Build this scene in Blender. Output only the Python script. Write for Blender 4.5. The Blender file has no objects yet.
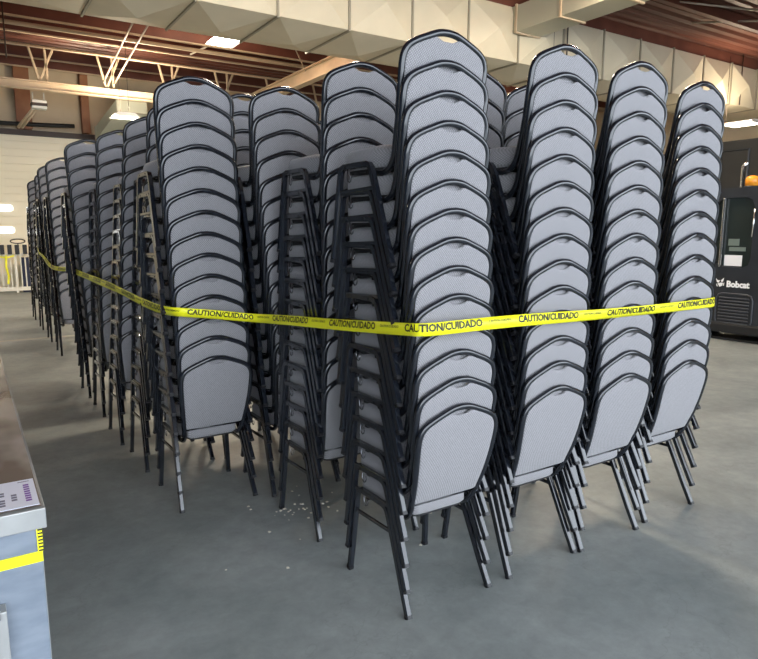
import bpy, bmesh, math, random
from mathutils import Vector, Matrix
random.seed(7)
S = bpy.context.scene
C = S.collection
PI = math.pi

# ---------------------------------------------------------------- materials
def mat(name, col=(.5, .5, .5), rough=.5, metal=0, spec=.5, coat=0, emit=None, estr=0, trans=0, ior=1.45):
    m = bpy.data.materials.new(name); m.use_nodes = True
    b = m.node_tree.nodes['Principled BSDF']
    b.inputs['Base Color'].default_value = (*col, 1)
    b.inputs['Roughness'].default_value = rough
    b.inputs['Metallic'].default_value = metal
    b.inputs['Specular IOR Level'].default_value = spec
    b.inputs['Coat Weight'].default_value = coat
    b.inputs['Coat Roughness'].default_value = .12
    b.inputs['Transmission Weight'].default_value = trans
    b.inputs['IOR'].default_value = ior
    if emit:
        b.inputs['Emission Color'].default_value = (*emit, 1)
        b.inputs['Emission Strength'].default_value = estr
    return m

def nd(m, t, **kw):
    n = m.node_tree.nodes.new(t)
    for k, v in kw.items():
        if k.startswith('i_'):
            n.inputs[k[2:].replace('_', ' ')].default_value = v
        else:
            setattr(n, k, v)
    return n

def lk(m, a, b): m.node_tree.links.new(a, b)

def noise_mat(name, c1, c2, scale=4, rough=.5, detail=6, lo=.35, hi=.65, bump=0, stretch=None, **kw):
    m = mat(name, c1, rough, **kw)
    b = m.node_tree.nodes['Principled BSDF']
    tc = nd(m, 'ShaderNodeTexCoord'); mp = nd(m, 'ShaderNodeMapping')
    if stretch: mp.inputs['Scale'].default_value = stretch
    lk(m, tc.outputs['Object'], mp.inputs['Vector'])
    n = nd(m, 'ShaderNodeTexNoise'); n.inputs['Scale'].default_value = scale; n.inputs['Detail'].default_value = detail
    lk(m, mp.outputs[0], n.inputs['Vector'])
    r = nd(m, 'ShaderNodeValToRGB')
    r.color_ramp.elements[0].position = lo; r.color_ramp.elements[0].color = (*c1, 1)
    r.color_ramp.elements[1].position = hi; r.color_ramp.elements[1].color = (*c2, 1)
    lk(m, n.outputs['Fac'], r.inputs['Fac']); lk(m, r.outputs[0], b.inputs['Base Color'])
    if bump:
        bp = nd(m, 'ShaderNodeBump'); bp.inputs['Strength'].default_value = bump; bp.inputs['Distance'].default_value = .01
        lk(m, n.outputs['Fac'], bp.inputs['Height']); lk(m, bp.outputs[0], b.inputs['Normal'])
    return m

def fabric_mat():
    m = mat('grey woven fabric', (.3, .3, .33), .9, spec=.2)
    b = m.node_tree.nodes['Principled BSDF']
    b.inputs['Sheen Weight'].default_value = .25
    b.inputs['Sheen Roughness'].default_value = .5
    tc = nd(m, 'ShaderNodeTexCoord')
    sp = nd(m, 'ShaderNodeSeparateXYZ'); lk(m, tc.outputs['Object'], sp.inputs[0])
    xy = nd(m, 'ShaderNodeMath', operation='ADD'); lk(m, sp.outputs[0], xy.inputs[0]); lk(m, sp.outputs[1], xy.inputs[1])
    outs = []
    for op in ('ADD', 'SUBTRACT'):
        a = nd(m, 'ShaderNodeMath', operation=op); lk(m, xy.outputs[0], a.inputs[0]); lk(m, sp.outputs[2], a.inputs[1])
        k_ = nd(m, 'ShaderNodeMath', operation='MULTIPLY'); lk(m, a.outputs[0], k_.inputs[0]); k_.inputs[1].default_value = 560
        w = nd(m, 'ShaderNodeMath', operation='SINE'); lk(m, k_.outputs[0], w.inputs[0])
        h_ = nd(m, 'ShaderNodeMath', operation='MULTIPLY_ADD'); lk(m, w.outputs[0], h_.inputs[0]); h_.inputs[1].default_value = .5; h_.inputs[2].default_value = .5
        outs.append(h_.outputs[0])
    mu = nd(m, 'ShaderNodeMath', operation='MULTIPLY'); lk(m, outs[0], mu.inputs[0]); lk(m, outs[1], mu.inputs[1])
    n = nd(m, 'ShaderNodeTexNoise'); n.inputs['Scale'].default_value = 220; n.inputs['Detail'].default_value = 2
    lk(m, tc.outputs['Object'], n.inputs['Vector'])
    ad = nd(m, 'ShaderNodeMath', operation='MULTIPLY_ADD'); lk(m, n.outputs['Fac'], ad.inputs[0]); ad.inputs[1].default_value = .8
    lk(m, mu.outputs[0], ad.inputs[2])
    r = nd(m, 'ShaderNodeValToRGB')
    r.color_ramp.elements[0].position = .25; r.color_ramp.elements[0].color = (.16, .156, .165, 1)
    r.color_ramp.elements[1].position = 1.1 if False else 1.0; r.color_ramp.elements[1].color = (.335, .327, .342, 1)
    lk(m, ad.outputs[0], r.inputs['Fac']); lk(m, r.outputs[0], b.inputs['Base Color'])
    return m

def floor_mat():
    m = mat('worn concrete', (.3, .31, .3), .45, spec=.4)
    b = m.node_tree.nodes['Principled BSDF']
    tc = nd(m, 'ShaderNodeTexCoord')
    def noise(scale, detail, dist=0, rough=.6):
        n = nd(m, 'ShaderNodeTexNoise'); n.inputs['Scale'].default_value = scale; n.inputs['Detail'].default_value = detail
        n.inputs['Distortion'].default_value = dist; n.inputs['Roughness'].default_value = rough
        lk(m, tc.outputs['Object'], n.inputs['Vector']); return n
    n1 = noise(1.1, 8, .6); n2 = noise(9, 8, .2, .7); n3 = noise(.5, 3, 1.2)
    r = nd(m, 'ShaderNodeValToRGB'); e = r.color_ramp.elements
    e[0].position = .3; e[0].color = (.20, .222, .218, 1); e[1].position = .72; e[1].color = (.325, .345, .335, 1)
    lk(m, n1.outputs['Fac'], r.inputs['Fac'])
    r2 = nd(m, 'ShaderNodeValToRGB'); e = r2.color_ramp.elements
    e[0].position = .3; e[0].color = (.82, .82, .82, 1); e[1].position = .7; e[1].color = (1.1, 1.1, 1.1, 1)
    lk(m, n2.outputs['Fac'], r2.inputs['Fac'])
    mx = nd(m, 'ShaderNodeMix', data_type='RGBA', blend_type='MULTIPLY'); mx.inputs[0].default_value = 1
    lk(m, r.outputs[0], mx.inputs[6]); lk(m, r2.outputs[0], mx.inputs[7])
    # hairline scratches and cracks
    v = nd(m, 'ShaderNodeTexVoronoi', feature='DISTANCE_TO_EDGE'); v.inputs['Scale'].default_value = 1.1
    nv = noise(2.2, 5, 0)
    mxv = nd(m, 'ShaderNodeMix', data_type='RGBA', blend_type='ADD'); mxv.inputs[0].default_value = .8
    lk(m, tc.outputs['Object'], mxv.inputs[6]); lk(m, nv.outputs['Color'], mxv.inputs[7]); lk(m, mxv.outputs[2], v.inputs['Vector'])
    rc = nd(m, 'ShaderNodeValToRGB'); e = rc.color_ramp.elements
    e[0].position = .0; e[0].color = (.86, .86, .85, 1); e[1].position = .007; e[1].color = (1, 1, 1, 1)
    lk(m, v.outputs['Distance'], rc.inputs['Fac'])
    mx2 = nd(m, 'ShaderNodeMix', data_type='RGBA', blend_type='MULTIPLY'); mx2.inputs[0].default_value = .8
    lk(m, mx.outputs[2], mx2.inputs[6]); lk(m, rc.outputs[0], mx2.inputs[7])
    lk(m, mx2.outputs[2], b.inputs['Base Color'])
    rr = nd(m, 'ShaderNodeMapRange'); rr.inputs['To Min'].default_value = .3; rr.inputs['To Max'].default_value = .62
    lk(m, n3.outputs['Fac'], rr.inputs['Value']); lk(m, rr.outputs[0], b.inputs['Roughness'])
    bp = nd(m, 'ShaderNodeBump'); bp.inputs['Strength'].default_value = .12; bp.inputs['Distance'].default_value = .01
    lk(m, n2.outputs['Fac'], bp.inputs['Height']); lk(m, bp.outputs[0], b.inputs['Normal'])
    return m

M = {}
M['fabric'] = fabric_mat()
M['frame'] = mat('black gloss powder coat', (.010, .012, .017), .13, spec=.5, coat=.5)
M['glide'] = mat('black plastic', (.01, .01, .012), .45)
M['pan'] = mat('black board', (.012, .012, .013), .7)
M['hook'] = mat('dark chromed wire', (.3, .3, .33), .25, metal=1)
M['floor'] = floor_mat()
M['tan'] = noise_mat('tan wall panel', (.60, .48, .32), (.68, .55, .38), 1.2, .6)
M['cream'] = noise_mat('cream sectional door', (.84, .77, .58), (.88, .81, .63), .8, .45)
M['duct'] = noise_mat('cream painted sheet metal', (.62, .545, .40), (.68, .60, .445), 1.5, .5)
M['ductseam'] = mat('dull steel flange', (.33, .30, .23), .5, metal=.2)
M['deck'] = noise_mat('oxide red roof deck', (.10, .036, .026), (.19, .07, .048), .9, .4, stretch=(.25, 2.2, 1))
M['maroon'] = noise_mat('oxide red steel', (.12, .04, .028), (.17, .06, .04), 2, .45)
M['beam'] = noise_mat('cream painted steel', (.52, .40, .27), (.60, .465, .32), 2, .45)
M['darkbeam'] = mat('dark brown steel', (.05, .03, .022), .5)
M['column'] = noise_mat('rust brown column', (.27, .11, .05), (.34, .15, .07), 3, .5)
M['galv'] = mat('galvanised conduit', (.5, .45, .38), .4, metal=.4)
M['lamp'] = mat('fluorescent tube', (1, .97, .9), .4, emit=(1, .93, .80), estr=16)
M['lamphouse'] = mat('white lamp reflector', (.8, .78, .72), .4)
M['tape'] = mat('yellow plastic tape', (.90, .87, .02), .35, spec=.4)
M['ink'] = mat('black print', (.02, .02, .012), .5)
M['machine'] = noise_mat('dark charcoal machine paint', (.018, .021, .027), (.028, .032, .04), 3, .3)
M['machine2'] = mat('black steel', (.012, .013, .015), .5)
M['grille'] = mat('charcoal louvre', (.05, .056, .068), .4)
M['glass'] = mat('tinted cab glass', (.02, .028, .027), .06, spec=.8)
M['white'] = mat('white lettering', (.85, .86, .88), .5)
M['paper'] = mat('white paper', (.78, .79, .83), .6)
M['amber'] = mat('amber lens', (.9, .34, .03), .25, spec=.6)
M['trailer'] = noise_mat('matt black trailer side', (.014, .014, .014), (.024, .023, .022), 1.5, .55)
M['chrome'] = mat('bright steel', (.75, .75, .75), .2, metal=1)
M['blue'] = noise_mat('scuffed grey blue enamel', (.15, .18, .225), (.235, .27, .32), 7, .4, lo=.3, hi=.75, stretch=(1, 1, 3))
M['steel'] = noise_mat('brushed aluminium edge', (.33, .335, .33), (.42, .425, .42), 5, .38, metal=.3)
M['wrap'] = noise_mat('brown film wrapped top', (.19, .155, .13), (.44, .39, .34), 2.0, .16, detail=3, lo=.42, hi=.58, bump=.25, stretch=(2.2, 1, 1), coat=.4)
M['label'] = mat('pale lilac label', (.66, .68, .79), .5)
M['purple'] = mat('purple print', (.16, .05, .3), .5)
M['greyink'] = mat('grey print', (.14, .14, .2), .5)
M['railing'] = mat('white painted rail', (.80, .77, .66), .45)
M['navy'] = mat('navy plastic', (.03, .04, .09), .5)
M['skylit'] = mat('daylit glazing', (1, 1, 1), .5, emit=(.93, .97, 1), estr=2.4)
M['crumb'] = mat('pale chips', (.75, .7, .6), .7)
M['cable'] = mat('black cable bundle', (.012, .011, .01), .55)
M['seamline'] = mat('joint filler', (.42, .40, .34), .7)

# ---------------------------------------------------------------- mesh helpers
class MB:
    def __init__(s): s.v = []; s.f = []; s.smooth = []
    def add(s, v, f, smooth=False):
        o = len(s.v); s.v += [tuple(p) for p in v]
        for q in f: s.f.append(tuple(i + o for i in q)); s.smooth.append(smooth)
    def box(s, x0, x1, y0, y1, z0, z1, bev=0):
        if bev:
            b = bmesh.new(); bmesh.ops.create_cube(b, size=1)
            for v in b.verts:
                v.co = Vector(((x0+x1)/2 + v.co.x*(x1-x0), (y0+y1)/2 + v.co.y*(y1-y0), (z0+z1)/2 + v.co.z*(z1-z0)))
            bmesh.ops.bevel(b, geom=list(b.edges), offset=bev, segments=2, affect='EDGES', profile=.6)
            b.verts.index_update()
            s.add([v.co for v in b.verts], [[v.index for v in f.verts] for f in b.faces]); b.free(); return
        v = [(x, y, z) for x in (x0, x1) for y in (y0, y1) for z in (z0, z1)]
        s.add(v, [(0, 1, 3, 2), (4, 6, 7, 5), (0, 4, 5, 1), (2, 3, 7, 6), (0, 2, 6, 4), (1, 5, 7, 3)])
    def sweep(s, path, sec, ref, smooth=True, closed=False):
        """sec: list of (a,b): a along ref-like side vector, b along the other normal"""
        P = [Vector(p) for p in path]; n = len(P); k = len(sec); vs = []
        ref = Vector(ref)
        for i, p in enumerate(P):
            if closed: t = P[(i+1) % n] - P[i-1]
            else: t = P[min(i+1, n-1)] - P[max(i-1, 0)]
            t.normalize()
            a = (ref - t*ref.dot(t)).normalized(); b = t.cross(a)
            # mitre scale left out: bends are gentle
            for (u, w) in sec: vs.append(p + a*u + b*w)
        fs = []
        for i in range(n if closed else n-1):
            j = (i+1) % n
            for q in range(k):
                fs.append((i*k+q, i*k+(q+1) % k, j*k+(q+1) % k, j*k+q))
        if not closed:
            fs.append(tuple(range(k))[::-1]); fs.append(tuple((n-1)*k+q for q in range(k)))
        s.add(vs, fs, smooth)
    def tube(s, path, r, ref=(0, 0, 1), k=8, closed=False):
        P = [Vector(p) for p in path]
        d = (P[-1]-P[0]).normalized() if not closed else Vector((0, 0, 0))
        if abs(d.dot(Vector(ref))) > .9: ref = (1, 0, 0) if abs(d.x) < .9 else (0, 1, 0)
        s.sweep(path, [(r*math.cos(2*PI*i/k), r*math.sin(2*PI*i/k)) for i in range(k)], ref, True, closed)
    def build(s, name, m, parent=None):
        me = bpy.data.meshes.new(name)
        me.from_pydata(s.v, [], s.f); me.materials.append(m)
        me.polygons.foreach_set('use_smooth', s.smooth)
        b = bmesh.new(); b.from_mesh(me); bmesh.ops.recalc_face_normals(b, faces=b.faces); b.to_mesh(me); b.free()
        o = bpy.data.objects.new(name, me); C.objects.link(o)
        if parent: o.parent = parent
        return o

def sqsec(w, d, c=.25):
    a, b = w/2, d/2; e = min(a, b)*c
    return [(a-e, -b), (a, -b+e), (a, b-e), (a-e, b), (-a+e, b), (-a, b-e), (-a, -b+e), (-a+e, -b)]

def smooth_path(pts, n=5):
    P = [Vector(p) for p in pts]; out = []
    for i in range(len(P)-1):
        p0 = P[max(i-1, 0)]; p1 = P[i]; p2 = P[i+1]; p3 = P[min(i+2, len(P)-1)]
        for j in range(n):
            t = j/n
            out.append(.5*((2*p1) + (p2-p0)*t + (2*p0-5*p1+4*p2-p3)*t*t + (3*p1-p0-3*p2+p3)*t**3))
    out.append(P[-1]); return out

def empty(name, loc=(0, 0, 0), parent=None):
    o = bpy.data.objects.new(name, None); C.objects.link(o); o.location = loc; o.empty_display_size = .1
    if parent: o.parent = parent
    return o
def tag(o, label=None, cat=None, group=None, kind=None):
    if label: o['label'] = label
    if cat: o['category'] = cat
    if group: o['group'] = group
    if kind: o['kind'] = kind
    return o
def struct(o): o['kind'] = 'structure'; return o

def text_verts(body, size, bold=0.0, spacing=1.0):
    cu = bpy.data.curves.new('t', 'FONT'); cu.body = body; cu.size = size; cu.offset = bold; cu.resolution_u = 2
    cu.space_character = spacing
    o = bpy.data.objects.new('t', cu); C.objects.link(o)
    dg = bpy.context.evaluated_depsgraph_get(); dg.update()
    me = bpy.data.meshes.new_from_object(o.evaluated_get(dg))
    v = [tuple(p.co) for p in me.vertices]; f = [tuple(p.vertices) for p in me.polygons]
    bpy.data.objects.remove(o); bpy.data.curves.remove(cu); bpy.data.meshes.remove(me)
    return v, f

# ---------------------------------------------------------------- the banquet chair
# back frame centre line (right half, from the crown down)
HALF = [(0, -.055, .920), (.045, -.055, .915), (.10, -.053, .895), (.15, -.051, .874), (.187, -.047, .850), (.205, -.041, .815),
        (.208, -.033, .77), (.2025, -.014, .68), (.193, .010, .59), (.184, .038, .515), (.175, .066, .448),
        (.169, .108, .405), (.170, .165, .390), (.184, .225, .398)]
def y_of_z(z):
    pts = [(p[2], p[1]) for p in HALF[:11]]
    if z >= pts[0][0]: return pts[0][1]
    for a, b in zip(pts, pts[1:]):
        if b[0] <= z <= a[0]:
            t = (z-b[0])/(a[0]-b[0]); return b[1] + (a[1]-b[1])*t
    return pts[-1][1]

def chair_parts():
    """list of (name, mesh, material, [sub parts], near_only)"""
    out = []
    # seat pad
    def pad_loop(inset):
        L = []
        def hw(y): return .152 + .034*min(1, max(0, (y-.10)/.11))
        y0, y1 = .072+inset, .466-inset
        r = .035
        pts = []
        cs = [(hw(y0)-inset-r, y0+r, -PI/2), (hw(y1)-inset-r, y1-r, 0)]
        for (cx, cy, a0) in cs:
            for i in range(6):
                a = a0 + i*PI/2/5; pts.append((cx + r*math.cos(a), cy + r*math.sin(a)))
            if cy < .2:
                pts.append((hw(.21)-inset, .21))
        mir = [(-x, y) for (x, y) in pts[::-1]]
        return pts + mir
    s = MB(); rings = [(.010, .414), (0, .426), (0, .474), (.005, .492), (.016, .504), (.04, .510), (.09, .513)]
    vs = []; n = len(pad_loop(0))
    for ins, z in rings: vs += [(x, y, z) for x, y in pad_loop(ins)]
    fs = []
    for i in range(len(rings)-1):
        for q in range(n): fs.append((i*n+q, i*n+(q+1) % n, (i+1)*n+(q+1) % n, (i+1)*n+q))
    fs.append(tuple((len(rings)-1)*n+q for q in range(n))); fs.append(tuple(range(n)))
    s.add(vs, fs, True); seat = s
    pan = MB(); lp = pad_loop(.012); n2 = len(lp)
    pan.add([(x, y, .404) for x, y in lp] + [(x, y, .4145) for x, y in lp],
            [tuple(range(n2)), tuple(range(n2, 2*n2))] + [(q, (q+1) % n2, n2+(q+1) % n2, n2+q) for q in range(n2)])
    pan.box(-.19, .19, .24, .262, .394, .405); pan.box(-.19, .19, .36, .385, .394, .405)
    out.append(('seat', seat, M['fabric'], [('seat_pan', pan, M['pan'])]))
    # back frame
    half = smooth_path(HALF, 3)
    path = [(-p.x, p.y, p.z) for p in half[::-1]] + [tuple(p) for p in half[1:]]
    bf = MB(); k = 10
    bf.sweep(path, [(.0135*math.cos(2*PI*i/k), .0142*math.sin(2*PI*i/k)) for i in range(k)], (0, 1, 0))
    out.append(('back_frame', bf, M['frame'], []))
    # back panel
    hp = smooth_path(HALF[:10], 3); loop = []
    R_ = []
    for i, p in enumerate(hp):
        a = hp[max(i-1, 0)]; b = hp[min(i+1, len(hp)-1)]
        t = (b-a); nx, nz = t.z, -t.x; l = math.hypot(nx, nz)
        if i == 0: nx, nz, l = 0, -1, 1
        if nx*(-p.x) + nz*(.72-p.z) < 0: nx, nz = -nx, -nz
        x, z = p.x + nx/l*.0095, p.z + nz/l*.0095
        if z < .500: continue
        d = math.exp(-(x/.046)**4)*.024
        R_.append((max(x, 0), z-d))
    xe = R_[-1][0]
    R_ += [(xe-.001, .492), (xe-.012, .486), (xe*.5, .485)]
    loop = R_ + [(0, .485)] + [(-x, z) for x, z in R_[::-1] if x > 1e-4]
    m_ = len(loop); cz = .71; bp = MB(); vs = []; fs = []
    TH = .0100
    sides = []
    for sgn in (1, -1):
        rr = []
        for sc, th in ((1, .35), (.985, .75), (.95, .95), (.85, 1.05), (.6, 1.12), (.3, 1.15)):
            base = len(vs)
            for x, z in loop:
                X, Z = x*sc, cz + (z-cz)*sc
                vs.append((X, y_of_z(Z) + sgn*TH*th, Z))
            rr.append(base)
        base = len(vs); vs.append((0, y_of_z(cz) + sgn*TH*1.15, cz))
        for a, b in zip(rr, rr[1:]):
            for q in range(m_): fs.append((a+q, a+(q+1) % m_, b+(q+1) % m_, b+q))
        for q in range(m_): fs.append((rr[-1]+q, rr[-1]+(q+1) % m_, base))
        sides.append(rr[0])
    for q in range(m_): fs.append((sides[0]+q, sides[0]+(q+1) % m_, sides[1]+(q+1) % m_, sides[1]+q))
    bp.add(vs, fs, True)
    out.append(('backrest', bp, M['fabric'], []))
    g = MB(); yy = y_of_z(.482)
    g.tube([(-.176, yy, .481), (0, yy-.003, .481), (.176, yy, .481)], .0055, ref=(0, 1, 0), k=6)
    out.append(('lower_rail', g, M['frame'], []))
    # side frames: two legs and the rail between them
    W = .025
    for sx in (-1, 1):
        def X(z): return sx*(.206 + .022*(1 - z/.43))
        rear = [(X(.0), .000, .012), (X(.12), .053, .12), (X(.3), .135, .30), (X(.385), .176, .385), (X(.41), .190, .410), (X(.425), .205, .4245), (X(.43), .225, .430)]
        front = [(X(.0), .490, .012), (X(.12), .479, .12), (X(.3), .462, .30), (X(.385), .453, .385), (X(.41), .449, .410), (X(.425), .438, .4245), (X(.43), .418, .430)]
        for nm, pth in (('rear', rear), ('front', front)):
            g = MB(); g.sweep(pth, sqsec(W, W+.002), (1, 0, 0), False)
            cap = MB(); p0 = Vector(pth[0]); p1 = Vector(pth[1]); dr = (p1-p0).normalized()
            cap.sweep([p0 - dr*.012, p0 + dr*.003], sqsec(W+.003, W+.004), (1, 0, 0), False)
            out.append(('leg', g, M['frame'], [('foot_cap', cap, M['glide'])]))
        g = MB(); g.sweep([(X(.43), .225, .430), (X(.43), .32, .431), (X(.43), .418, .430)], sqsec(W, W), (1, 0, 0), False)
        # bolt heads on the rail
        for yy in (.25, .395):
            g.tube([(X(.43)+sx*.010, yy, .430), (X(.43)+sx*.014, yy, .430)], .005)
        out.append(('side_rail', g, M['frame'], []))
        g = MB(); g.sweep([(X(.31), .460, .318), (X(.32), .150, .328)], sqsec(.013, .016), (1, 0, 0), False)
        out.append(('stretcher', g, M['frame'], []))
        g = MB(); xx = sx*.200
        g.tube([(xx, .400, .424), (xx+sx*.004, .400, .385), (xx+sx*.004, .394, .368), (xx+sx*.004, .382, .362), (xx+sx*.004, .370, .368),
                (xx+sx*.004, .364, .384), (xx+sx*.004, .368, .396)], .0028, k=6)
        out.append(('ganging_hook', g, M['hook'], []))
    return out

PARTS = chair_parts()
MESHES = []
for nm, g, m, subs in PARTS:
    o = g.build(nm, m); so = []
    for sn, sg, sm in subs: so.append((sn, sg.build(sn, sm)))
    MESHES.append((nm, o, so))
PROTO = []
for nm, o, so in MESHES:
    PROTO.append((nm, o.data, [(sn, s_.data) for sn, s_ in so]))
    for sn, s_ in so: bpy.data.objects.remove(s_)
    bpy.data.objects.remove(o)

def make_chair(loc, rz, label, group, detail=2):
    r = empty('banquet_chair', loc); r.rotation_euler.z = rz
    tag(r, label, 'chair', group)
    for nm, me, subs in PROTO:
        if detail < 2 and nm == 'ganging_hook': continue
        c = bpy.data.objects.new(nm, me); C.objects.link(c); c.parent = r
        if detail >= 1:
            for sn, sm in subs:
                d = bpy.data.objects.new(sn, sm); C.objects.link(d); d.parent = c
    return r

ORD = ['', 'second', 'third', 'fourth', 'fifth', 'sixth', 'seventh', 'eighth', 'ninth', 'tenth', 'eleventh', 'twelfth', 'thirteenth', 'fourteenth', 'fifteenth']
def stack(x, y, n, dx, dy, dz, phrase, rz=0, detail=2, bend=1):
    for k in range(n):
        lean = (n-1)*(k/(n-1))**bend
        jx = random.uniform(-.0025, .0025); jr = random.uniform(-.008, .008) if k else 0
        if k == 0: who = 'bottom grey chair standing on the floor'
        elif k == n-1: who = 'topmost grey chair'
        else: who = ORD[k] + ' grey chair from the floor'
        make_chair((x + dx*lean + (jx if k else 0), y + dy*lean, dz*k), rz + jr, who + ' in ' + phrase, 'stacked grey banquet chairs with black frames', detail)

# x, y of the midpoint between the rear feet; chairs; lean per chair; pitch
stack(1.690, 2.035, 14, -.0010, .0085, .1153, 'the nearest front row stack')
stack(2.280, 2.035, 14, .0028, .0045, .1175, 'the second stack along the front row')
stack(2.775, 2.020, 14, .0058, .0054, .1175, 'the third stack along the front row', bend=1.7)
stack(3.350, 2.045, 14, .0123, .0090, .1175, 'the front row stack beside the loader', bend=2)
stack(1.690, 2.850, 14, .0015, -.0010, .1175, 'the stack directly behind the nearest one')
stack(2.200, 2.680, 14, .0085, .0005, .1185, 'the stack between the first two front stacks', detail=1)
stack(2.790, 2.800, 14, -.0020, -.0060, .1175, 'the stack hidden behind the second front stack', detail=1)
stack(1.170, 3.600, 14, -.0040, .0025, .1185, 'the big left stack facing the camera')
stack(1.720, 3.520, 14, -.0080, .0015, .1175, 'the stack right of the big left one')
stack(2.230, 3.620, 14, .0000, .0030, .1175, 'the third row stack hidden behind others', detail=1)
stack(1.150, 4.370, 14, .0102, .0090, .1205, 'the first stack behind the big left one')
stack(1.700, 4.330, 15, .0000, .0050, .1175, 'the stack glimpsed beside the big left one', detail=1)
stack(2.250, 4.360, 14, .0000, .0050, .1175, 'the back stack glimpsed through the middle gap', detail=1)
stack(1.120, 5.050, 14, .0114, .0090, .1205, 'the second stack behind the big left one')
stack(1.140, 5.930, 14, .0060, .0090, .1210, 'the third stack behind the big left one')
stack(1.140, 6.700, 14, -.0053, .0090, .1210, 'the last stack before the gap', detail=1)
stack(1.170, 9.150, 15, -.0020, .0090, .1168, 'the first stack beyond the gap', detail=0)
stack(1.180, 10.40, 15, -.0013, .0090, .1185, 'the second stack beyond the gap', detail=0)
stack(1.190, 11.75, 15, .0031, .0090, .1180, 'the third stack beyond the gap', detail=0)
stack(1.200, 13.20, 15, .0028, .0090, .1168, 'the farthest stack at far left', detail=0)

# ---------------------------------------------------------------- caution tape
raw = [(1.02, 12.1, 1.36), (.93, 11.1, 1.315), (.91, 10.2, 1.275), (.915, 9.5, 1.19), (.93, 8.85, 1.175), (1.00, 8.3, 1.20), (.96, 7.7, 1.30), (.90, 7.25, 1.285), (.890, 6.9, 1.245), (.885, 6.0, 1.240), (.880, 4.95, 1.236),
       (.885, 4.2, 1.215), (.895, 3.80, 1.205), (.915, 3.58, 1.205), (.97, 3.495, 1.203), (1.15, 3.47, 1.180), (1.35, 3.44, 1.150), (1.395, 3.1, 1.175),
       (1.425, 2.5, 1.22), (1.440, 2.02, 1.262), (1.455, 1.965, 1.266), (1.50, 1.943, 1.267), (1.62, 1.938, 1.268), (1.80, 1.935, 1.269), (2.05, 1.94, 1.265), (2.45, 1.945, 1.255),
       (2.9, 1.952, 1.249), (3.35, 1.965, 1.247), (3.51, 1.975, 1.247), (3.565, 1.995, 1.247), (3.60, 2.06, 1.247), (3.61, 2.3, 1.247), (3.61, 2.6, 1.247)]
TP = smooth_path(raw, 6)
cum = [0]
for a, b in zip(TP, TP[1:]): cum.append(cum[-1] + (b-a).length)
def tape_at(s):
    s = max(0, min(cum[-1]-1e-5, s))
    lo, hi = 0, len(cum)-1
    while hi-lo > 1:
        mid = (lo+hi)//2
        if cum[mid] <= s: lo = mid
        else: hi = mid
    t = (s-cum[lo])/(cum[hi]-cum[lo]); p = TP[lo].lerp(TP[hi], t)
    a = TP[max(lo-1, 0)]; b = TP[min(hi+1, len(TP)-1)]; d = (b-a).normalized()
    up = Vector((0, 0, 1)); up = (up - d*up.dot(d)).normalized(); nrm = d.cross(up).normalized()
    tw = .18*math.sin(s*1.7) + .12*math.sin(s*4.3+1)
    up2 = (up*math.cos(tw) + nrm*math.sin(tw)); n2 = d.cross(up2).normalized()
    return p, up2, n2
HW = .0255
tp = MB(); N = int(cum[-1]/.03); vs = []
for i in range(N+1):
    p, up, nr = tape_at(cum[-1]*i/N)
    vs += [p + up*HW + nr*.0006, p + nr*.0022, p - up*HW + nr*.0006, p - up*HW - nr*.0004, p + nr*.0012, p + up*HW - nr*.0004]
fs = []
for i in range(N):
    for q in range(6): fs.append((i*6+q, i*6+(q+1) % 6, (i+1)*6+(q+1) % 6, (i+1)*6+q))
fs += [(5, 4, 3, 2, 1, 0), tuple(N*6+q for q in range(6))]
tp.add(vs, fs, True)
tape = tp.build('caution_tape', M['tape'])
tag(tape, 'yellow caution tape with black lettering stretched around the chair stacks', 'tape')
big = text_verts('CAUTION/CUIDADO', .041, .0014, 1.0)
small = text_verts('CAUTION CUIDADO', .014, .0003, 1.0)
wb = max(v[0] for v in big[0]); ws = max(v[0] for v in small[0])
s = .35; lt = MB()
while s + wb + ws + .1 < cum[-1]:
    for (V, F), off, zo in ((big, 0, -.0075), (small, wb+.035, .004)):
        vv = []
        for (x, y, z) in V:
            p, up, nr = tape_at(s + off + x)
            h = y + zo
            vv.append(p + up*min(h, HW-.0002) + nr*(.0048 - abs(h)/HW*.0014))
        lt.add(vv, F)
    s += wb + ws + .075
lt.build('lettering', M['ink'], tape)['label'] = 'black CAUTION/CUIDADO lettering'

# ---------------------------------------------------------------- room
X0, X1, Y0, Y1, H = -7.0, 20.0, -4.6, 20.2, 6.1
g = MB(); g.box(X0-.2, X1+.2, Y0-6, Y1+.2, -.2, 0); struct(g.build('floor', M['floor']))
g = MB()
per = .30; n = int((Y1-Y0)/per)
prof = []
for i in range(n+1):
    y = Y0 + i*per
    prof += [(y, H), (y+.11, H), (y+.15, H+.06), (y+.26, H+.06)]
vs = []; fs = []
for (y, z) in prof: vs += [(X0, y, z), (X1, y, z)]
for i in range(len(prof)-1): fs.append((2*i, 2*i+1, 2*i+3, 2*i+2))
g.add(vs, fs); g.box(X0, X1, Y0, Y1+.3, H+.1, H+.16); struct(g.build('ceiling', M['deck']))
# far wall (behind the rows), seamed panels above the sectional door
g = MB(); g.box(X0, X1, Y1, Y1+.2, 0, H+.1)
for i in range(-4, 13):
    x = 1.25 + i*1.55 - .2
    g.box(x-.012, x+.012, Y1-.012, Y1, 4.35, H)
struct(g.build('wall_back', M['tan']))
g = MB(); g.box(X1, X1+.2, Y0, Y1, 0, H+.1); struct(g.build('wall_right', M['tan']))
g = MB(); g.box(X0-.2, X0, Y0, Y1, 0, H+.1); struct(g.build('wall_left', mat('blue grey reflection tone', (.10, .14, .20), .6)))  # unseen wall, its dark cool colour set for reflections in the chair frames
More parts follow.
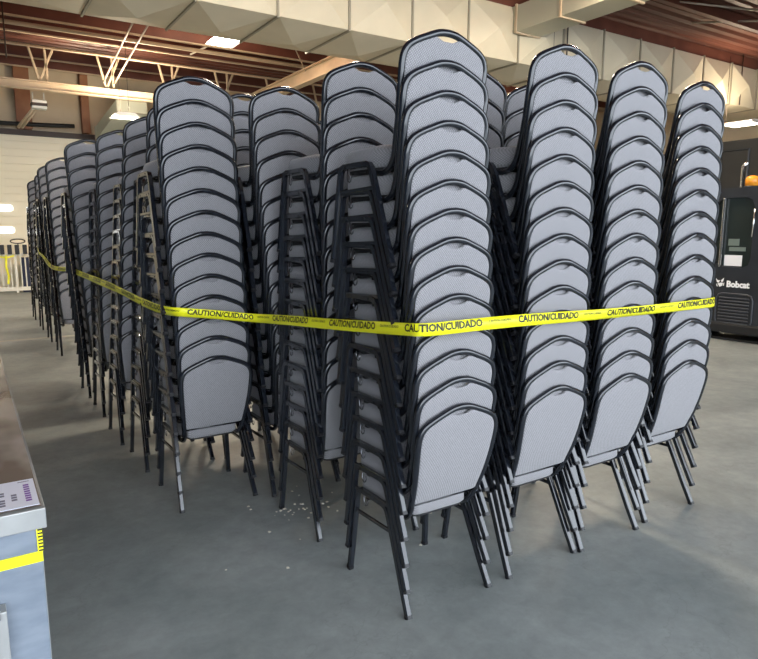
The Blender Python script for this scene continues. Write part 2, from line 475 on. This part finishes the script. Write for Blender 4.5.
# wall behind the photographer with a wide open bay
g = MB(); g.box(X0, -5.2, Y0-.2, Y0, 0, H+.1); g.box(13.5, X1, Y0-.2, Y0, 0, H+.1); g.box(-5.2, 13.5, Y0-.2, Y0, 5.75, H+.1)
struct(g.build('wall_front', M['tan']))

# sectional door on the far wall
g = MB(); z = .02; x0, x1 = -4.6, 5.4
while z < 4.15:
    g.box(x0, x1, Y1-.07, Y1, z, z+.15); g.box(x0, x1, Y1-.03, Y1, z+.15, z+.20); z += .20
door = struct(g.build('door_1', M['cream']))
g = MB(); g.box(x0-.1, x1+.1, Y1-.12, Y1, 4.18, 4.32); g.build('door_head', M['darkbeam'], door)
for zz in (2.24, 1.65):
    for xc in (.72, -1.2):
        g = MB(); w, h = .44, .085; pts = []
        for (cx, a0) in ((xc+w-h, -PI/2), (xc-w+h, PI/2)):
            for i in range(9): a = a0 + i*PI/8; pts.append((cx + h*math.cos(a), zz + h*math.sin(a)))
        m_ = len(pts)
        g.add([(x, Y1-.085, z) for x, z in pts] + [(x, Y1-.06, z) for x, z in pts],
              [tuple(range(m_)), tuple(range(m_, 2*m_))] + [(q, (q+1) % m_, m_+(q+1) % m_, m_+q) for q in range(m_)])
        g.build('door_window', M['skylit'], door)

# steel columns against the far wall
for i, (xa, xb, lab) in enumerate(((1.42, 1.78, 'rust brown steel column against the far wall, under the door operator'),
                                  (3.02, 3.22, 'narrow rust brown column on the far wall beside the ribbed door'),
                                  (9.0, 9.35, 'rust brown steel column on the far wall behind the chair rows'))):
    g = MB(); g.box(xa, xb, Y1-.30, Y1-.27, 4.33 if i < 2 else 0, H-.02); g.box(xa, xb, Y1-.05, Y1-.02, 4.33 if i < 2 else 0, H-.02)
    xm = (xa+xb)/2; g.box(xm-.015, xm+.015, Y1-.28, Y1-.04, 4.33 if i < 2 else 0, H-.02)
    tag(g.build('steel_column', M['column']), lab, 'column')

# door operator, its strut, and the cable bundle along the wall
t = empty('door_operator', (1.75, 17.7, 4.6)); tag(t, 'small motor unit hung beneath the cream girder at upper left', 'motor')
g = MB(); g.box(-.16, .16, -.14, .14, -.10, .10, .02); g.build('housing', M['lamphouse'], t)
g = MB(); g.box(-.17, .17, -.145, .145, -.04, .03); g.build('band', M['darkbeam'], t)
for sx in (-.12, .12):
    g = MB(); g.box(sx-.012, sx+.012, -.015, .015, .10, .29); g.build('hanger', M['galv'], t)
g = MB(); g.tube([(-.1, .1, -.05), (-.42, .75, -.45)], .035); g.tube([(-.02, .1, -.05), (-.34, .75, -.45)], .035); g.build('strut', M['beam'], t)
g = MB(); g.tube([(x, Y1-.35, 4.47 - .05*math.sin((x+1)*.9)) for x in [-1+.2*i for i in range(20)]], .055)
tag(g.build('cable_bundle', M['cable']), 'thick black cable bundle slung along the far wall above the door', 'cable')

# small sloping duct by the far wall
t = empty('branch_duct', (3.3, 18.2, 4.4)); tag(t, 'sloping grey green branch duct beneath the far girder', 'duct')
g = MB()
g.add([(-.10, .9, -.35), (.32, .9, -.35), (-.10, .9, .0), (.32, .9, .0), (.25, -.3, .25), (1.0, -.3, .25), (.25, -.3, .55), (1.0, -.3, .55)],
      [(0, 1, 3, 2), (4, 5, 7, 6), (0, 1, 5, 4), (2, 3, 7, 6), (0, 2, 6, 4), (1, 3, 7, 5)])
g.build('duct_body', mat('pale green grey sheet metal', (.42, .43, .34), .45), t)
g = MB()
for s_ in (0, 1):
    pts = [(-.10, .9, -.35), (.32, .9, -.35), (.32, .9, 0), (-.10, .9, 0)] if s_ == 0 else [(.25, -.3, .25), (1, -.3, .25), (1, -.3, .55), (.25, -.3, .55)]
    g.tube(pts, .018, closed=True, ref=(0, 1, 0), k=6)
g.build('flange', M['ductseam'], t)

# roof steel: purlins along X, girder truss at y 17.2, the beam along Y
py = [9.5+1.12*i for i in range(7)]
py = [p for p in py if abs(p-17.2) > .3] + [18.45, 19.5]
for i, y in enumerate(py):
    t = empty('roof_purlin', (0, y, H)); 
    nth = ['first', 'second', 'third', 'fourth', 'fifth', 'sixth', 'seventh', 'eighth', 'ninth'][i]
    tag(t, f'{nth} red brown roof purlin beyond the big duct, lower chord coloured as lamplit', 'purlin', 'roof purlins beyond the duct')
    g = MB(); g.box(X0, X1, -.02, .02, -.26, 0); g.build('web', M['maroon'], t)
    g = MB(); g.box(X0, X1, -.035, .035, -.285, -.255); g.build('lower_chord', M['beam'], t)  # pale chord colour stands in for lamp light on the flange
for i, y in enumerate([-5.5+1.9*k for k in range(8)]):
    if y > 8.6 or y < -4.4: continue
    nth = ['first', 'second', 'third', 'fourth', 'fifth', 'sixth', 'seventh', 'eighth'][i]
    g = MB(); g.box(X0, X1, y-.06, y+.06, H-.22, H-.2); g.box(X0, X1, y-.008, y+.008, H-.2, H); 
    tag(g.build('roof_purlin', M['maroon']), f'{nth} dark red purlin before the big duct', 'purlin', 'roof purlins before the duct')
# bright sprinkler mains
for y, z, r, lab in ((15.2, 5.72, .045, 'thick pale sprinkler pipe running beneath the red roof deck'), (16.4, 5.62, .028, 'thin pale conduit beneath the deck, nearer the girder')):
    g = MB(); g.tube([(X0+.1, y, z), (X1-.1, y, z)], r)
    tag(g.build('ceiling_pipe', M['beam']), lab, 'pipe')
t = empty('roof_girder', (0, 17.2, 4.85)); tag(t, 'long cream roof girder with V shaped web struts', 'girder')
g = MB(); g.box(X0, X1, -.09, .09, 0, .025); g.box(X0, X1, -.012, .012, .025, .17); g.box(X0, X1, -.09, .09, .17, .195); g.build('lower_beam', M['beam'], t)
g = MB(); g.box(X0, X1, -.05, .05, .93, 1.0); g.build('upper_chord', M['darkbeam'], t)
xx = -1.2
while xx < 12:
    for a, b in ((0, -.18), (.17, .15), (.0, .32)):
        g = MB()
        g.sweep([(xx+a+.05, 0, .19), (xx+b+.05, 0, .94)], sqsec(.05, .05), (0, 1, 0), False); g.build('web_strut', M['beam'], t)
    xx += 1.45
t = empty('roof_beam', (7.0, 0, 5.02)); tag(t, 'cream pink beam running away from the big duct to the far girder', 'beam')
g = MB(); g.box(-.10, .10, 11.15, 17.05, 0, .02); g.build('bottom_flange', M['beam'], t)
g = MB(); g.box(-.01, .01, 11.15, 17.05, .02, .30); g.build('web', M['beam'], t)
g = MB(); g.box(-.10, .10, 11.15, 17.05, .30, .32); g.build('top_flange', M['beam'], t)
g = MB(); g.box(9.9, 13.4, 6.2, 6.5, 5.62, 5.9)
tag(g.build('roof_beam', M['maroon']), 'deep dark red roof beam above the big duct at right', 'beam')
# second web of diagonal braces
for i, (a, b, r, lab) in enumerate((((3.0, 11.3, 5.8), (3.1, 17.0, 5.15), .02, 'left one of two parallel conduits running below the roof deck'),
                                ((3.3, 11.3, 5.8), (3.35, 17.0, 5.15), .02, 'right one of two parallel conduits running below the roof deck'),
                                ((5.9, 11.5, 6.02), (4.9, 15.9, 5.80), .022, 'sloping brace rod ending above the second chair stack'),
                                ((5.6, 12.5, 6.08), (7.0, 14.0, 5.3), .015, 'thin brace rod crossing near the cream pink beam'),
                                ((13.6, 8.6, 6.08), (15.2, 5.2, 5.6), .022, 'brace rod beneath the deck at upper right, nearer the loader'),
                                ((11.2, 8.3, 6.08), (14.4, 6.0, 5.6), .02, 'long slanted brace rod beneath the deck at upper right'))):
    g = MB(); g.tube([a, b], r); tag(g.build('brace_rod', M['galv']), lab, 'rod', 'steel rods under the roof')
# hanger rods of the duct
for i, (x, y, z0, lab) in enumerate(((.98, 15.0, 5.0, 'thin vertical hanger rod at the far upper left'), (10.2, 9.38, 4.86, 'left hanger rod on the front of the big duct'),
                                (10.6, 9.38, 4.86, 'second hanger rod on the front of the big duct'), (17.2, 9.38, 4.86, 'rightmost hanger rod on the front of the big duct'))):
    g = MB(); g.tube([(x, y, z0), (x, y, H)], .014, k=6); tag(g.build('hanger_rod', M['darkbeam']), lab, 'rod', 'duct hanger rods')

# the big cross-broken duct along X
t = empty('air_duct', (0, 9.45, 4.86)); tag(t, 'huge cream sheet metal air duct with pyramid creased panels overhead', 'duct')
DW, DH = 1.55, .98
seg = 1.255; xs = 4.27 - seg*7
k = 0
while xs + seg < X1 - .3:
    g = MB(); a, b = xs+.015, xs+seg-.015; c = (a+b)/2; bu = .15
    def quadpyr(P, apex):
        g.add(P + [apex], [(0, 1, 4), (1, 2, 4), (2, 3, 4), (3, 0, 4)])
    quadpyr([(a, 0, 0), (b, 0, 0), (b, 0, DH), (a, 0, DH)], (c, -bu, DH/2))
    quadpyr([(a, 0, 0), (b, 0, 0), (b, DW, 0), (a, DW, 0)], (c, DW/2, -bu))
    quadpyr([(a, DW, 0), (b, DW, 0), (b, DW, DH), (a, DW, DH)], (c, DW+bu, DH/2))
    quadpyr([(a, 0, DH), (b, 0, DH), (b, DW, DH), (a, DW, DH)], (c, DW/2, DH+.02))
    g.build('duct_panel_section', M['duct'], t)
    g = MB(); q = .028
    for (y0_, y1_, z0_, z1_) in ((-q, 0, -q, DH+q), (DW, DW+q, -q, DH+q), (0, DW, -q, 0), (0, DW, DH, DH+q)):
        g.box(b-.002, b+.032, y0_, y1_, z0_, z1_)
    g.build('joint_flange', M['ductseam'], t)
    xs += seg; k += 1
# branch duct dropping toward the camera
t = empty('branch_duct', (9.107, 9.44, 5.361)); tag(t, 'plain rectangular branch duct running forward from the big cream duct', 'duct')
A = [(0, 0, 0), (.62, 0, 0), (.62, 0, .47), (0, 0, .47)]; B = [(0, -6, 0), (.62, -6, 0), (.62, -6, .47), (0, -6, .47)]
g = MB(); g.add(A + B, [(0, 1, 2, 3), (4, 5, 6, 7), (0, 1, 5, 4), (1, 2, 6, 5), (2, 3, 7, 6), (3, 0, 4, 7)]); g.build('duct_body', mat('dull zinc duct', (.50, .48, .38), .45, metal=.2), t)
for f in (0.02, .2, .4, .6, .8):
    pts = [Vector(a).lerp(Vector(b), f) for a, b in zip(A, B)]
    cc = sum(pts, Vector())/4; pts = [cc + (p-cc)*1.04 for p in pts]
    g = MB(); g.sweep(pts, sqsec(.05, .04), (0, 1, 0), False, True); g.build('flange', M['beam'], t)

# ---------------------------------------------------------------- ceiling lamps
def lamp(x, y, z, label, power, rz=0, L=1.25, light=True):
    t = empty('ceiling_lamp', (x, y, z)); t.rotation_euler.z = rz; tag(t, label, 'ceiling lamp', 'high bay ceiling lamps')
    g = MB(); w = .30
    g.add([(-w*.6, -L/2, .09), (w*.6, -L/2, .09), (w*.6, L/2, .09), (-w*.6, L/2, .09), (-w, -L/2, 0), (w, -L/2, 0), (w, L/2, 0), (-w, L/2, 0)],
          [(0, 1, 2, 3), (0, 1, 5, 4), (1, 2, 6, 5), (2, 3, 7, 6), (3, 0, 4, 7)])
    g.build('reflector', M['lamphouse'], t)
    for sx in (-.15, .15):
        g = MB(); g.box(sx-.10, sx+.10, -L/2+.03, L/2-.03, .005, .05, .01); g.build('tube', M['lamp'], t)
    for sy in (-.45, .45):
        g = MB(); g.tube([(0, sy, .09), (0, sy, H-.2-z)], .006, k=5); g.build('hanger_wire', M['darkbeam'], t)
    if light:
        ld = bpy.data.lights.new('lamp_light', 'AREA'); ld.shape = 'RECTANGLE'; ld.size = .55; ld.size_y = L
        ld.energy = power; ld.color = (1, .86, .66)
        lo = bpy.data.objects.new('lamp_light', ld); C.objects.link(lo); lo.parent = t; lo.location = (0, 0, -.03)
        l2 = bpy.data.lights.new('roof_fill_light', 'AREA'); l2.shape = 'RECTANGLE'; l2.size = .5; l2.size_y = L  # upward fill added to brighten duct and roof, not part of the fixture
        l2.energy = power*1.7; l2.color = (1, .84, .62)
        lo = bpy.data.objects.new('roof_fill_light', l2); C.objects.link(lo); lo.parent = t; lo.location = (0, 0, .11); lo.rotation_euler.x = PI
P1 = 170
lamp(4.86, 13.0, 5.5, 'bright twin tube ceiling lamp hanging beside the big duct', P1, L=1.6)
lamp(3.4, 16.3, 4.26, 'small bright lamp in front of the far wall, left', P1*.5, L=.5)
lamp(16.3, 8.75, 4.2, 'bright lamp at right above the black trailer', P1*.2, L=.7)
for i, (x, y, z, lab) in enumerate(((-3, 12.9, 5.5, 'lamp left of the view over the far aisle'), 
                                 (3.4, 6.0, 5.55, 'unseen fill lamp added before the big duct, left'), (8.5, 6.3, 5.55, 'unseen fill lamp added before the big duct, right'),  # this pair is added out of view to brighten the duct
                                 (13.5, 12.9, 5.5, 'lamp behind the big duct at right'))):
    lamp(x, y, z, lab, P1*.6)
    if 5 < y < 8:
        pl = bpy.data.lights.new('duct_fill_light', 'POINT'); pl.energy = 110; pl.color = (1, .86, .62); pl.shadow_soft_size = .22  # added fill that lights the duct face
        lo = bpy.data.objects.new('duct_fill_light', pl); C.objects.link(lo); lo.location = (x, y, z-.3)

# ---------------------------------------------------------------- white railings by the far door
t0 = None
for i, (xa, xb, y, lab) in enumerate(((.35, 1.05, 19.3, 'white picket gate panel at far left edge by the door'), (1.08, 1.60, 19.3, 'white picket gate panel nearest the far chair stacks'), (-.6, .32, 19.3, 'white picket gate panel mostly beyond the left edge'))):
    t = empty('safety_gate', (xa, y, 0)); tag(t, lab, 'gate', 'white gates by the far door'); w = xb-xa
    for nm, z0_, z1_ in (('bottom_rail', .06, .16), ('top_rail', .98, 1.05)):
        g = MB(); g.box(0, w, -.02, .02, z0_, z1_); g.build(nm, M['railing'], t)
    n = max(4, int(w/.10))
    for q in range(n+1):
        x = q*w/n; g = MB(); g.box(x-.014, x+.014, -.015, .015, .0 if q in (0, n) else .1, 1.0); g.build('picket', M['railing'], t)
for i, x in enumerate((.78, .95, 1.12, 1.30, 1.46)):
    g = MB(); g.box(x-.05, x+.05, 19.2, 19.27, 1.02, 1.27, .01)
    tag(g.build('cable_hanger', M['machine2']), ('leftmost', 'second from left', 'middle', 'fourth from left', 'rightmost')[i] + ' of the black clips hooked over the white gates', 'clip', 'black clips on the white gates')
g = MB(); g.tube([(1.15+.17*math.cos(a), 19.22, 1.36+.055*math.sin(a)) for a in [2*PI*i/20 for i in range(20)]], .014, ref=(0, 1, 0), closed=True)
g.tube([(1.15, 19.22, 1.31), (1.15, 19.22, 1.20)], .012)
tag(g.build('hoop', M['machine2']), 'black wheel shaped hoop standing above the white gates', 'hoop')
g = MB(); g.box(1.20, 1.52, 19.5, 19.9, 0, .92, .03); tag(g.build('storage_bin', M['navy']), 'dark navy bin standing behind the white picket gate', 'bin')
g = MB(); g.sweep([(.86, 19.26, 1.0), (.84, 19.22, .7), (.88, 19.24, .45), (.85, 19.23, .25)], sqsec(.05, .008), (1, 0, 0), False)
g.sweep([(.66, 19.24, .98), (.86, 19.2, .93), (1.04, 19.24, .99)], sqsec(.04, .008), (0, 0, 1), False)
tag(g.build('tape_scrap', M['tape']), 'loose yellow tape scrap hanging on the far white gate', 'tape')

# ---------------------------------------------------------------- counter in the left foreground
t = empty('counter_cabinet', (0, 1.89, 0)); tag(t, 'grey blue cabinet with brown film wrapped top at lower left', 'cabinet')
g = MB(); g.box(-1.2, .108, .015, 2.98, 0, .835, .004); g.build('cabinet_body', M['blue'], t)
g = MB(); g.box(-1.215, .124, 0, 2.99, .835, .893, .003); g.build('worktop_edge', M['steel'], t)
g = MB()
nx, ny = 14, 30; vs = []; fs = []
for j in range(ny+1):
    for i in range(nx+1):
        x = -1.205 + (1.205+.116)*i/nx; y = .012 + 2.97*j/ny
        vs.append((x, y, .8965 + .002*math.sin(x*23+y*9)*math.sin(y*17-x*6)))
for j in range(ny):
    for i in range(nx): fs.append((j*(nx+1)+i, j*(nx+1)+i+1, (j+1)*(nx+1)+i+1, (j+1)*(nx+1)+i))
g.add(vs, fs, True); g.build('top_panel', M['wrap'], t)
g = MB(); g.box(.106, .1105, .03, 2.96, .02, .82); g.build('side_trim', M['steel'], t)
g = MB(); g.box(-1.2, .109, .0105, .0165, .735, .765); g.build('tape_band', M['tape'], t)
g = MB()
for i in range(7): g.box(.100, .112, .0100, .020, .766+.01*i, .771+.01*i)
g.build('hazard_marks', M['ink'], t)
g = MB(); g.box(.0975, .1115, .0105, .020, .765, .835); g.build('hazard_strip', M['tape'], t)
g = MB(); g.box(-.42, .010, -.035, .014, .05, .640, .004); g.build('front_door', M['steel'], t)
g = MB(); g.box(-.30, -.004, -.05, -.034, .625, .655, .004); g.build('door_handle', M['chrome'], t)
g = MB(); g.box(-.20, .112, .018, .235, .8995, .9010)
for v_i, v in enumerate(g.v): pass
lb = g.build('paper_label', M['label'], t)
lb['label'] = 'pale lilac printed paper label'
g = MB()
for i in range(8): g.box(.082, .097, .055+i*.018, .066+i*.018, .9012, .9016)
g.build('label_print', M['purple'], lb)
g = MB()
for c_, (xa, n) in enumerate(((.048, 3), (.018, 6), (-.018, 7), (-.055, 6), (-.10, 7))):
    for i in range(n):
        if i == 3: continue
        g.box(xa, xa+.014, .045+i*.019+(.03 if n == 3 else 0), .058+i*.019+(.03 if n == 3 else 0), .9012, .9016)
for i in range(10): g.box(-.19+i*.022, -.178+i*.022, .212, .217, .9012, .9016)
g.box(.07, .10, .215, .220, .9012, .9016)
g.build('label_print', M['greyink'], lb)

# ---------------------------------------------------------------- skid loader at the right edge
t = empty('skid_loader', (9.55, 5.46, 0)); tag(t, 'black compact loader with cab window parked right of the stacks', 'loader')
XL = 0
g = MB()   # side shell in the plane x=0 facing -X, outline in (y,z), y runs to negative = right in the photograph
out_ = [(.02, .27), (.02, .75), (.05, 1.2), (.06, 2.05), (.02, 2.20), (-.08, 2.26), (-1.7, 2.28), (-1.85, 2.1), (-1.95, 1.2), (-2.3, 1.0), (-2.35, .27)]
win = [(-.06, 1.30), (-.10, 1.15), (-.20, 1.11), (-.48, 1.10), (-.57, 1.14), (-.60, 1.24), (-.60, 1.98), (-.56, 2.08), (-.48, 2.12), (-.14, 2.12), (-.06, 2.05), (-.035, 1.9)]
b = bmesh.new()
ov = [b.verts.new((0, y, z)) for y, z in out_]; iv = [b.verts.new((0, y, z)) for y, z in win]
es = [b.edges.new((ov[i], ov[(i+1) % len(ov)])) for i in range(len(ov))] + [b.edges.new((iv[i], iv[(i+1) % len(iv)])) for i in range(len(iv))]
bmesh.ops.triangle_fill(b, edges=es, use_beauty=True)
# drop faces that fell inside the window
def inside(p, poly):
    c = False
    for i in range(len(poly)):
        (y1, z1), (y2, z2) = poly[i], poly[i-1]
        if (z1 > p[1]) != (z2 > p[1]) and p[0] < (y2-y1)*(p[1]-z1)/(z2-z1)+y1: c = not c
    return c
for f in list(b.faces):
    cc = f.calc_center_median()
    if inside((cc.y, cc.z), win): b.faces.remove(f)
ex = bmesh.ops.extrude_face_region(b, geom=list(b.faces))
for v in [e for e in ex['geom'] if isinstance(e, bmesh.types.BMVert)]: v.co.x += .10
b.verts.index_update(); g.add([v.co for v in b.verts], [[v.index for v in f.verts] for f in b.faces]); b.free()
g.build('side_shell', M['machine'], t)
g = MB()
g.box(.10, 1.75, -2.3, -.0, .27, 1.05); g.box(.10, 1.75, -1.75, .03, 2.12, 2.24, .03)
for (y, x) in ((0, .1), (0, 1.65), (-1.75, .1), (-1.75, 1.65)): g.box(x, x+.1, y-.06, y+.02, 1.0, 2.15)
g.build('cab_body', M['machine'], t)
g = MB(); g.box(.045, .055, -.72, -.02, 1.08, 2.14); gl = g.build('side_window', M['glass'], t)
g = MB(); g.box(.036, .044, -.46, -.20, 1.12, 1.28); g.build('paper_notice', M['paper'], t)
g = MB(); g.box(.036, .044, -.50, -.26, 1.34, 1.40); g.box(.036, .044, -.40, -.24, 1.42, 1.52); g.build('window_patch', mat('grey green patch', (.14, .18, .165), .4), t)  # two flat grey green patches just in front of the glass
g = MB(); g.box(-.012, .03, -.175, -.14, 1.10, 2.12, .005); g.build('grab_rail', M['chrome'], t)
g = MB(); g.tube([(-.012, -.60, 1.55), (-.012, -.61, 1.95)], .012); g.build('door_handle', M['chrome'], t)
g = MB()
for i in range(9):
    z = .27 + i*.047
    g.sweep([(-.01, -.20, z), (-.018, -.22, z), (-.018, -.62, z), (-.01, -.64, z)], sqsec(.018, .026), (0, 0, 1), False)
g.tube([(-.006, y, z) for y, z in [(-.17, .27), (-.15, .32), (-.15, .62), (-.18, .69), (-.24, .71), (-.60, .71), (-.66, .69), (-.69, .62), (-.69, .30), (-.66, .25), (-.60, .23), (-.22, .23)]], .012, ref=(1, 0, 0), closed=True)
g.build('side_grille', M['grille'], t)
tv, tf = text_verts('Bobcat', .125, .006, .95)
g = MB(); g.add([(-.006, -.285-x, .81+y) for x, y, z in tv], tf); g.build('lettering', M['white'], t)['label'] = 'white bold lettering'
g = MB()   # animal head badge as a few white facets
def poly(P): g.add([(-.006, -y, z) for y, z in P], [tuple(range(len(P)))])
poly([(.12, .93), (.15, .90), (.19, .90), (.165, .86), (.14, .87)]); poly([(.20, .90), (.245, .94), (.235, .885), (.21, .87)])
poly([(.15, .85), (.20, .865), (.235, .865), (.225, .82), (.185, .80)]); poly([(.13, .845), (.145, .84), (.16, .80), (.14, .81)]); poly([(.24, .86), (.255, .87), (.25, .82), (.235, .82)])
g.build('badge', M['white'], t)
g = MB(); g.box(-.06, 1.8, -2.4, .06, .12, .27, .03)
g.build('track_frame', M['machine2'], t)
for xx_ in (.0, 1.35):
    g = MB(); pts = [(xx_+.2, -.1+.16*math.cos(a)-(1.9 if 90 < i*15 % 360 < 270 else 0), .17+.15*math.sin(a)) for i, a in enumerate([2*PI*j/24 for j in range(24)])]
    g.sweep(pts, sqsec(.36, .03), (1, 0, 0), False, True); g.build('track', M['machine2'], t)
t2 = empty('warning_beacon', (9.72, 5.02, 2.26)); tag(t2, 'amber warning beacon on the roof of the black loader', 'beacon')
g = MB(); k = 14
g.add([(.09*math.cos(2*PI*i/k)*r, .09*math.sin(2*PI*i/k)*r, z) for r, z in ((1, .02), (1, .12), (.8, .16), (.3, .175)) for i in range(k)],
      [(a*k+i, a*k+(i+1) % k, (a+1)*k+(i+1) % k, (a+1)*k+i) for a in range(3) for i in range(k)] + [tuple(range(k)), tuple(3*k+i for i in range(k))], True)
g.build('amber_lens', M['amber'], t2)
g = MB(); g.tube([(0, 0, -.02), (0, 0, .025)], .10, k=14); g.build('beacon_base', M['machine2'], t2)
g = MB(); g.tube([(10.2, 5.42, 2.2), (10.2, 5.42, 2.62), (10.2, 5.36, 2.68)], .03); tag(g.build('exhaust_pipe', M['chrome']), 'bright upright exhaust pipe between loader roof and trailer', 'pipe')

# tall black trailer behind it
t = empty('trailer', (12.2, 6.9, 0)); tag(t, 'tall matt black trailer behind the black loader', 'trailer')
g = MB(); g.box(0, 2.4, -6.5, .3, .45, 3.30, .03); g.build('trailer_body', M['trailer'], t)
g = MB(); g.tube([(-.015, .02, .6), (-.015, .02, 3.12), (-.015, -.50, 3.12), (-.015, -.50, .6)], .022, ref=(1, 0, 0), closed=True, k=6); g.build('panel_frame', M['grille'], t)
g = MB(); g.box(-.04, 0, -.93, -.86, .6, 3.2); g.build('corner_post', M['steel'], t)
for y in (-.8, -1.9, -5.2):
    g = MB(); g.tube([(.15, y, .38), (.45, y, .38)], .37, k=20); g.build('wheel', M['machine2'], t)

# floor joint seen beyond the gap, and paint chips on the floor
g = MB()
for i in range(46):
    x = random.gauss(1.58, .16); y = random.gauss(3.22, .14); r = random.uniform(.003, .011)
    if i % 6 == 0: x = random.uniform(.3, 3.2); y = random.uniform(1.3, 3)
    a = random.uniform(0, PI); P = [(x+r*math.cos(a+q)*(1 if q % 2 else .6), y+r*math.sin(a+q)) for q in (0, 1.3, 2.9, 4.4)]
    g.add([(u, v, .0015) for u, v in P] + [(u, v, .004) for u, v in P], [(0, 1, 2, 3), (4, 5, 6, 7), (0, 1, 5, 4), (1, 2, 6, 5), (2, 3, 7, 6), (3, 0, 4, 7)])
tag(g.build('floor_chips', M['crumb']), 'tiny pale chips scattered on the concrete around the stacks', 'debris', kind='stuff')
g = MB(); g.box(X0, X1, 10.9, 11.0, 0, .002); struct(g.build('trim_1', M['seamline']))

# ---------------------------------------------------------------- daylight
w = bpy.data.worlds.new('sky'); S.world = w; w.use_nodes = True
bg = w.node_tree.nodes['Background']; bg.inputs[0].default_value = (.83, .91, 1, 1); bg.inputs[1].default_value = 5.6

# ---------------------------------------------------------------- camera
F_, HY, VX, CX, CY = 635., 230., 1375., 379., 329.5
th = math.atan((CY-HY)/F_)
up = Vector((0, -math.cos(th), -math.sin(th)))
d = Vector(((VX-CX)/F_, (HY-CY)/F_, 1)).normalized()
Zc, Xc = up, d; Yc = Zc.cross(Xc)
right = Vector((Xc[0], Yc[0], Zc[0])); down = Vector((Xc[1], Yc[1], Zc[1])); fwd = Vector((Xc[2], Yc[2], Zc[2]))
mw = Matrix(((right.x, -down.x, -fwd.x, 0), (right.y, -down.y, -fwd.y, 0), (right.z, -down.z, -fwd.z, 1.65), (0, 0, 0, 1)))
cd = bpy.data.cameras.new('camera'); cam = bpy.data.objects.new('camera', cd); C.objects.link(cam)
cam.matrix_world = mw; cd.sensor_width = 36; cd.lens = F_/758*36; cd.clip_start = .05; cd.clip_end = 200
S.camera = cam
S.view_settings.view_transform = 'Standard'; S.view_settings.look = 'None'; S.view_settings.gamma = 1
S.view_settings.exposure = 0.22; S.view_settings.use_curve_mapping = False
